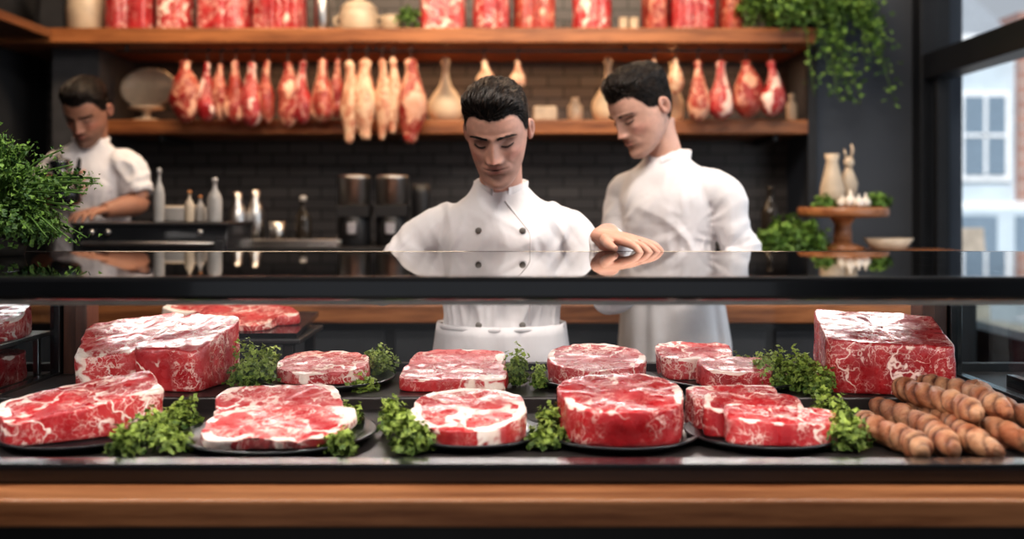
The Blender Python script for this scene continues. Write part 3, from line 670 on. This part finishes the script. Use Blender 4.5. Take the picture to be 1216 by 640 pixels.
for px in (421,466):
    b=MB(); r=.068
    b.lathe([(r*.95,.0),(r,.005),(r,.12),(r*.95,.125)],(0,0,.0),M_blackm); b.lathe([(r*.55,0),(r*.55,.09)],(0,0,.12),M_blackm)
    b.box(-r,r,-r,r,.12,.17,M_blackm)
    b.lathe([(r*.9,.17),(r,.18),(r,.275),(r*1.04,.28),(r*1.04,.29),(r*.9,.295),(r*.2,.3)],(0,0,0),M_steel,32)
    b.box(-.02,.02,-r-.02,-r+.01,.05,.1,M_steel); b.build('coffee_grinder',(wx(px,4.25),4.25,BZ),bevel=.003)
jar('steel_canister',500,4.3,BZ,[(.036,0),(.04,.01),(.04,.22),(.036,.26)],M_blackm)
b=MB(); b.box(-.2,.2,-.05,.05,.0,.012,M_steel); b.box(-.2,.2,-.05,-.04,.012,.03,M_steel); b.box(-.2,.2,.04,.05,.012,.03,M_steel); b.build('steel_tray',(wx(345,4.11),4.11,BZ),bevel=.003)

# cabinet with decorations
b=MB(); b.box(.95,1.70,3.62,4.02,1.195,1.232,M_woodl); b.box(.97,1.68,3.65,4.0,0,1.195,M_wall); b.build('wooden_cabinet',bevel=.005)
b=MB(); b.lathe([(.075,0),(.08,.015),(.035,.03),(.03,.1),(.045,.125),(.16,.13),(.165,.14),(.165,.16),(.16,.165),(.02,.165)],(0,0,0),M_woodl,40); b.build('wooden_pedestal',(wx(1006,3.75),3.8,1.232))
PZ=1.398
jar('milk_jug',988,3.82,PZ,[(.035,0),(.045,.02),(.045,.07),(.03,.13),(.022,.17),(.028,.2),(.02,.2)],M_cream)
b=MB(); b.lathe([(.03,0),(.02,.02),(.03,.06),(.035,.09),(.02,.13),(.012,.15)],(0,0,0),M_cream,20); b.ell((0,-.004,.17),(.02,.018,.022),M_cream); b.tube([(.01,0,.19),(.016,0,.22),(.01,0,.24)],[.006,.006,.003],M_cream,8); b.tube([(-.01,0,.19),(-.016,0,.22)],[.006,.003],M_cream,8); b.build('ceramic_rabbit',(wx(1014,3.8),3.86,PZ))
for i,(p,d,r) in enumerate([(1010,3.72,.026),(1028,3.76,.022),(1000,3.74,.018),(1020,3.69,.020)]):
    b=MB(); b.lathe([(r*.2,0),(r*.8,r*.15),(r,r*.7),(r*.75,r*1.3),(r*.25,r*1.7),(r*.12,r*2.4)],(0,0,0),M_white,18); b.build('garlic_bulb',(wx(p,d),d,PZ))
def bushobj(name,loc,rx,ry,rz,n,size,mat,pot=None,lob=4,up=.6):
    b=MB()
    for i in range(n):
        u=V([random.gauss(0,1) for _ in range(3)]).normalized()*(random.random()**.35); u.z=abs(u.z)
        p=V((u.x*rx,u.y*ry,u.z*rz)); k=.55+.45*noise.noise(V((u.x*3,u.y*3,u.z*3+loc[0]*9)))*2
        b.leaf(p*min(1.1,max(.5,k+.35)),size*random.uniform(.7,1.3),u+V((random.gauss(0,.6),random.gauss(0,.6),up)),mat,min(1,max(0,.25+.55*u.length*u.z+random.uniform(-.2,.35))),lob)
    if pot: b.lathe([(pot*.7,-.0),(pot,.05),(pot*.9,.05)],(0,0,0),M_pot)
    return b.build(name,loc)
bushobj('herb_bunch',(wx(978,3.75),3.74,PZ),.045,.04,.045,160,.012,M_bush); bushobj('herb_bunch',(wx(1044,3.75),3.76,PZ),.05,.04,.06,180,.012,M_bush)
bushobj('potted_herb',(wx(944,3.7),3.74,1.234),.145,.1,.125,1500,.013,M_bush,.06)
bottle('oil_bottle',915,4.3,BZ,.04,.25,M_dbot)
b=MB(); b.lathe([(.04,0),(.06,.01),(.09,.05),(.085,.05),(.03,.012)],(0,0,0),M_cream); b.build('serving_bowl',(wx(1056,3.74),3.75,1.232))

# ---------------------------------------------------------------- display case
DZ=1.045; RZ=DZ+.022
e=empty('display_case',(0,1.7,0))
def cpart(name,boxes,bevel=.002):
    b=MB()
    for q in boxes: b.box(q[0],q[1],q[2]-1.7,q[3]-1.7,q[4],q[5],q[6])
    return b.build(name,parent=e,bevel=bevel)
W=1.45
cpart('top_glass',[(-W,W,1.372,2.105,1.298,1.306,M_glasst)],0)
cpart('top_rail',[(-W,W,1.33,1.375,1.276,1.307,M_black)],.006)
cpart('top_rail_rear',[(-W,W,2.10,2.12,1.290,1.3065,M_black)],.003)
cpart('front_glass',[(-W,W,1.345,1.349,1.055,1.278,M_glassf)],0)
cpart('deck',[(-W,W,1.37,2.06,1.02,DZ,M_deck),(-W,W,1.765,2.04,DZ-.005,RZ,M_deck)],.004)
cpart('front_sill',[(-W,W,1.33,1.372,1.034,1.060,M_black)],.004)
cpart('rear_rail',[(-W,W,2.04,2.062,DZ,1.083,M_blackm)])
cpart('wood_ledge',[(-W,W,1.258,1.335,.999,1.034,M_woodl)],.004)
cpart('base_panel',[(-W,W,1.30,2.05,0.0,1.02,M_blackm)])
cpart('post_left',[(-.915,-.895,2.0,2.06,DZ,1.298,M_black),(-.893,-.868,2.01,2.05,DZ,1.298,M_post),(-.866,-.842,2.0,2.06,DZ,1.298,M_post)])
cpart('post_right',[(.868,.892,2.0,2.06,DZ,1.298,M_black),(.84,.866,2.01,2.05,DZ,1.298,M_post),(.812,.838,2.0,2.06,DZ,1.298,M_post)])
cpart('partition_left',[(-.907,-.903,1.38,2.0,1.06,1.298,M_glassp),(-.915,-.895,1.38,2.0,DZ,1.072,M_black)],0)
cpart('partition_right',[(.878,.882,1.38,2.0,1.06,1.298,M_glassp),(.870,.890,1.38,2.0,DZ,1.072,M_black)],0)
cpart('end_panels',[(-W-.02,-W,1.33,2.12,0.0,1.3,M_black),(W,W+.02,1.33,2.12,0.0,1.09,M_black)])
cpart('led_strip',[(-1.4,1.4,1.352,1.37,1.268,1.276,M_white),(-1.4,1.4,2.085,2.10,1.285,1.292,M_white)],0)
# neighbouring bay contents
b=MB(); b.box(-.20,.20,-.12,.12,.0,.010,M_steel)
for x in (-.18,.18):
    for y in (-.1,.1): b.box(x-.006,x+.006,y-.006,y+.006,-.075,0,M_steel)
b.build('raised_rack',(-1.12,1.9,RZ+.075),bevel=.002)
slab('beef_slab',-1.005,1.9,RZ+.085,10,mat=ME_rib,a=.085,bb=.09,h=.05,n=3,seed=31,rim=.5,side=.3,slope=(0,.2)); slab('beef_slab',-1.20,1.9,RZ+.085,-8,mat=ME_dark,a=.085,bb=.09,h=.05,n=3,seed=32,rim=.5,side=.3)
slab('beef_slab',-1.015,1.89,RZ,-8,mat=ME_dark,a=.085,bb=.09,h=.055,n=3,seed=33,rim=.5,side=.3); slab('beef_slab',-1.05,1.62,DZ,8,mat=ME_rib,a=.11,bb=.08,h=.05,n=3,seed=34,rim=.5,side=.3)
b=MB()
for i in range(9): b.box(-.2,.2,-.23+i*.055,-.21+i*.055,0,.018,M_steel)
b.box(-.215,-.2,-.25,.25,0,.022,M_black); b.box(.2,.215,-.25,.25,0,.022,M_black); b.build('wire_grille',(1.13,1.62,RZ))

# plates
def plate(px,Y,r,z=DZ):
    b=MB(); b.lathe([(r*.6,0),(r*.82,.0),(r*.98,.010),(r,.013),(r*.97,.0145),(r*.84,.006),(r*.3,.005),(r*.02,.005)],(0,0,0),M_plate,64); b.build('serving_plate',(wx(px,Y),Y,z))
FY=1.545
plate(97,FY,.120); plate(333,FY,.148); plate(562,FY,.110); plate(735,FY,.122); plate(905,FY,.119)
plate(388,1.905,.128,RZ); plate(708,1.90,.118,RZ); plate(865,1.90,.130,RZ)
mz=DZ+.0055; rz=RZ+.0055
def S(name,px,Y,z,rot,**k): return slab(name,wx(px,Y),Y,z,rot,**k)
S('sirloin_block',96,1.56,mz,34,mat=ME_rib,a=.114,bb=.056,h=.058,n=9,irr=.025,seed=2,rim=.66,side=.30,slope=(.14,.16))
b=MB(); slabmesh(b,ME_big,.090,.080,.092,n=6,irr=.05,seed=3,rim=.66,side=.32,slope=(.10,.30),M=Matrix.Translation((-.052,.015,0))@Matrix.Rotation(.25,4,'Z'))
slabmesh(b,ME_rib,.064,.088,.098,n=7,irr=.04,seed=5,rim=.68,side=.22,slope=(-.04,.26),M=Matrix.Translation((.062,-.006,0))@Matrix.Rotation(-.25,4,'Z')); b.build('short_loin',(wx(188,1.90),1.90,RZ))
S('strip_steak',384,1.915,rz,4,mat=ME_rib,a=.086,bb=.068,h=.033,n=2.3,irr=.05,seed=8,rim=.66,side=.35,slope=(0,.17))
b=MB(); slabmesh(b,ME_light,.098,.066,.016,n=4,irr=.06,seed=9,rim=.66,side=.6,M=Matrix.Translation((-.012,.048,.026))@Matrix.Rotation(math.radians(14),4,'X')@Matrix.Rotation(.12,4,'Z'))
slabmesh(b,ME_light,.108,.060,.016,n=3.5,irr=.07,seed=10,rim=.70,side=.7,M=Matrix.Translation((.010,-.045,.014))@Matrix.Rotation(math.radians(12),4,'X')@Matrix.Rotation(.05,4,'Z')); 
slabmesh(b,ME_light,.092,.060,.014,n=3.2,irr=.06,seed=11,rim=.66,side=.7,M=Matrix.Translation((-.005,.04,.0))); b.build('wagyu_slices',(wx(335,FY),FY,mz))
b=MB(); slabmesh(b,ME_light,.090,.045,.042,n=5,irr=.04,seed=12,rim=.6,side=.5,slope=(0,.2),M=Matrix.Translation((.0,.045,.0)))
slabmesh(b,ME_big,.096,.045,.031,n=5,irr=.04,seed=13,rim=.6,side=.4,slope=(0,.2),M=Matrix.Translation((0,-.044,.0))); b.build('striploin_pair',(wx(541,1.90),1.90,RZ))
S('ribeye_steak',556,FY,mz,-8,mat=ME_big,a=.089,bb=.090,h=.042,n=2.3,irr=.05,seed=14,rim=.95,side=.42,slope=(0,.16))
S('rump_roast',708,1.905,rz,0,mat=ME_rib,a=.092,bb=.086,h=.044,n=2.2,irr=.04,seed=16,rim=.62,side=.2,slope=(0,.16))
S('tenderloin_roast',737,FY,mz,0,mat=ME_dark,a=.095,bb=.090,h=.066,n=2.3,irr=.03,seed=18,rim=.60,side=.22,slope=(0,.16))
b=MB(); slabmesh(b,ME_rib,.072,.048,.050,n=4,irr=.05,seed=20,rim=.6,side=.35,lean=(-.1,0),slope=(0,.2),M=Matrix.Translation((-.025,.05,0)))
slabmesh(b,ME_dark,.066,.044,.038,n=4,irr=.05,seed=21,rim=.7,side=.35,lean=(.1,0),slope=(0,.2),M=Matrix.Translation((.028,-.045,0))); b.build('sliced_brisket',(wx(848,1.90),1.90,rz))
b=MB()
for q,(ox,oy,aa,hh,sd,mm_) in enumerate([(-.030,.058,.072,.050,22,ME_rib),(-.012,.008,.076,.047,23,ME_dark),(.016,-.048,.082,.040,24,ME_rib)]):
    slabmesh(b,mm_,aa,.030,hh,n=6,irr=.04,seed=sd,rim=.62,side=.30,lean=(.05,.2),slope=(-.03,.25),M=Matrix.Translation((ox,oy,0))@Matrix.Rotation(.0-.06*q,4,'Z'))
b.build('flank_cuts',(wx(905,FY),FY,mz))
S('beef_round_block',1046,1.87,RZ,-9,mat=ME_dark,a=.110,bb=.094,h=.110,n=12,irr=.012,seed=27,rim=.34,side=.26,slope=(-.04,.2),top=.002)
# sausages
ms,nt,bs=newmat('sausage_skin'); at=nt.nodes.new('ShaderNodeAttribute'); at.attribute_name='v'; co=coords(nt)
vv=math_(nt,'ADD',at.outputs['Fac'],math_(nt,'MULTIPLY',math_(nt,'SUBTRACT',noise_(nt,co,60,5,.7),.5),2.0),True)
nt.links.new(mix(nt,vv,mix(nt,mrange(nt,noise_(nt,co,25,3),.35,.65),(.38,.13,.055),(.58,.31,.17)),(.065,.015,.008)),bs.inputs['Base Color']); bs.inputs['Roughness'].default_value=.36; bump(nt,bs,noise_(nt,co,110,5,.7),1.,.004)
for i,(x0,y0,x1,y1,zz_) in enumerate([(1026,498,1094,548,0),(1046,480,1142,547,0),(1084,482,1190,548,0),(1118,476,1226,540,0),(1146,472,1262,530,0),(1070,478,1160,528,.030),(1100,474,1204,524,.030)]):
    def dp(px,py,z): 
        d=(CAMZ-z)*F/(py-245.0); return V((wx(px,d),d,z))
    R=.0195; A=dp(x0,y0,DZ+R);B=dp(x1,y1-11,DZ+R); A.z+=zz_;B.z+=zz_
    A.z=max(A.z,(RZ if A.y>1.75 else DZ)+R)
    c=(A+B)/2; L=(B-A); sd=L.cross(V((0,0,1))).normalized()*.010
    n=14; pts=[A-c+L*(t/n)+sd*math.sin(t*.45+i*1.3) for t in range(n+1)]
    rad=[R*min(1,.40+1.5*math.sin(math.pi*(t+.4)/(n+.8)))*(1+.07*math.sin(t*1.7+i)) for t in range(n+1)]
    gr=lambda s,a,i=i: abs(math.sin(math.pi*s*8.5+a*.5*2+i+.5*math.sin(s*7+i)))
    b=MB(); b.tube(pts,rad,ms,36,sub=10,ref=(0,0,1),rfn=lambda s,a:.80+.22*gr(s,a)**.5+.07*noise.noise(V((math.cos(a)*2,math.sin(a)*2,s*14+i))),afn=lambda s,a:max(0,min(1,.85-1.0*gr(s,a)**.7+.15*math.sin(s*9+i))))
    b.build('sausage',c)
def parsley(px,py,wpx,hpx,n=130,z=DZ):
    Y=(CAMZ-z)*F/(py-245.0); r=wpx/2*Y/F; h=hpx*Y/F
    b=MB()
    for k in range(int(n*2.4)):
        u=V([random.gauss(0,1) for _ in range(3)]).normalized()*(random.random()**.4); u.z=abs(u.z)
        w=.88+.6*noise.noise(V((u.x*3+px,u.y*3,u.z*3)))
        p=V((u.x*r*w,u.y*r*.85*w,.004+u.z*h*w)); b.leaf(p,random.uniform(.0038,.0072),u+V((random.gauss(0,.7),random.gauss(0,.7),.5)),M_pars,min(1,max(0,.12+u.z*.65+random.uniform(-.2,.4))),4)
    b.build('parsley_garnish',(wx(px,Y),Y,z+.001))
for q in [(150,540,42,32,200),(182,526,60,38,240),(214,512,52,38,240),(205,536,54,24,170),(432,478,48,32,200),(416,508,38,26,130),(404,540,44,28,170),(468,516,40,44,220),(488,538,60,44,280),(655,520,42,42,210),(686,527,44,34,190),(985,508,54,42,260),(1004,534,64,42,300),(645,534,40,22,100)]: parsley(*q)
for q in [(298,458,64,48,280),(322,446,34,34,150),(452,447,40,38,180),(612,458,36,42,190),(884,452,42,30,170),(918,462,72,46,300),(950,464,52,46,240),(640,462,22,28,90),(975,470,36,36,160)]: parsley(*q,z=RZ)
# meats on a tray cart behind the case
b=MB(); b.box(-.19,.19,-.13,.13,0,.012,M_black)
slabmesh(b,ME_big,.13,.05,.032,n=3,irr=.1,seed=41,rim=.5,side=.4,slope=(0,.2),M=Matrix.Translation((-.04,.07,.012))@Matrix.Rotation(.2,4,'Z')); slabmesh(b,ME_rib,.12,.045,.028,n=3,irr=.1,seed=42,rim=.5,side=.4,slope=(0,.2),M=Matrix.Translation((.05,-.0,.012))@Matrix.Rotation(-.1,4,'Z')); slabmesh(b,ME_rib,.11,.04,.022,n=3,irr=.1,seed=43,rim=.5,side=.4,slope=(0,.2),M=Matrix.Translation((.02,-.08,.012))@Matrix.Rotation(.1,4,'Z'))
b.build('meat_tray',(wx(272,2.42),2.42,1.112),(math.radians(5),0,0))
b=MB(); b.box(-.2,.2,-.14,.14,.0,.012,M_blackm)
for x in (-.17,.17):
    for y in (-.12,.12): b.box(x-.012,x+.012,y-.012,y+.012,-1.088,0,M_blackm)
b.build('trolley_stand',(wx(272,2.42),2.42,1.088),bevel=.003)
b=MB()
for i in range(3): b.lathe([(.03,i*.012),(.055,i*.012+.012),(.05,i*.012+.012),(.02,i*.012+.004)],(0,0,0),M_white,28)
b.build('stacked_plates',(wx(918,3.0)+.0,3.3,1.093))
# big leafy bush on the left of the case top
b=MB(); bx,by=-.975,1.93
for i in range(190):
    a=random.uniform(0,2*math.pi); e2=random.uniform(.0,1.5); L=random.uniform(.11,.225)*(1 if e2<1.1 else .85)
    dr=V((math.cos(a)*math.sin(e2),math.sin(a)*math.sin(e2)*.6,math.cos(e2)*.95)); p0=V((0,0,.035)); p2=p0+dr*L; p1=p0+V((0,0,L*.55))+dr*L*.25
    if e2>1.25: p2.z=max(.012,p2.z-.03)
    vine(b,p0,p1,p2,M_bush,46,.0052,.0075)
for i in range(1600):
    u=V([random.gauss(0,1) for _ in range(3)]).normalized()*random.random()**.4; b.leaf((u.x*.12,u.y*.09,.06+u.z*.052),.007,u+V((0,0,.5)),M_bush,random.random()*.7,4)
b.lathe([(.04,0),(.05,.04),(.048,.04)],(0,0,0),M_pot); b.build('potted_thyme',(bx,by,1.3065))

# ---------------------------------------------------------------- lights
def area(name,loc,rot,sx,sy,en,col):
    l=bpy.data.lights.new(name,'AREA'); l.shape='RECTANGLE'; l.size=sx; l.size_y=sy; l.energy=en; l.color=col
    o=bpy.data.objects.new(name,l); o.location=loc; o.rotation_euler=[math.radians(a) for a in rot]; bpy.context.scene.collection.objects.link(o); return o
area('ceiling_lamp_case',(-.5,.9,2.95),(14,0,0),1.4,.3,42,(1,.91,.83))
area('ceiling_lamp_chefs',(.5,1.9,3.0),(16,0,0),1.0,.25,46,(1,.89,.79))
area('ceiling_lamp_shelf',(-.3,3.6,3.0),(28,0,0),3.0,.3,64,(1,.74,.50))
area('shelf_underlight',(-.2,4.75,2.105),(0,0,0),2.8,.04,10,(1,.60,.32))
area('case_led_front',(0,1.385,1.266),(38,0,0),2.7,.015,9,(1,.92,.88))
area('case_led_rear',(0,2.075,1.283),(-25,0,0),2.7,.015,6.5,(1,.92,.88))
area('window_daylight',(1.80,1.85,1.8),(0,90,0),1.8,3.0,32,(.88,.94,1))
sl=bpy.data.lights.new('sun','SUN'); sl.energy=4.2; sl.angle=.02; so=bpy.data.objects.new('sun',sl); bpy.context.scene.collection.objects.link(so)
so.rotation_euler=V((.35,1,-.8)).to_track_quat('-Z','Y').to_euler()
w=bpy.data.worlds.new('World'); bpy.context.scene.world=w; w.use_nodes=True; bg=w.node_tree.nodes['Background']; bg.inputs[0].default_value=(.88,.92,1,1); bg.inputs[1].default_value=.65
cd=bpy.data.cameras.new('cam'); cam=bpy.data.objects.new('cam',cd); bpy.context.scene.collection.objects.link(cam); bpy.context.scene.camera=cam
cam.location=(0,0,CAMZ); cam.rotation_euler=(math.pi/2,0,0); cd.sensor_width=36; cd.lens=36*F/1216; cd.shift_y=-75/1216
cd.dof.use_dof=True; cd.dof.focus_distance=1.86; cd.dof.aperture_fstop=2.1
sc=bpy.context.scene; sc.view_settings.view_transform='Standard'; sc.view_settings.exposure=-.42
for lk in ('Medium High Contrast','Standard - Medium High Contrast','None'):
    try: sc.view_settings.look=lk; break
    except Exception: pass
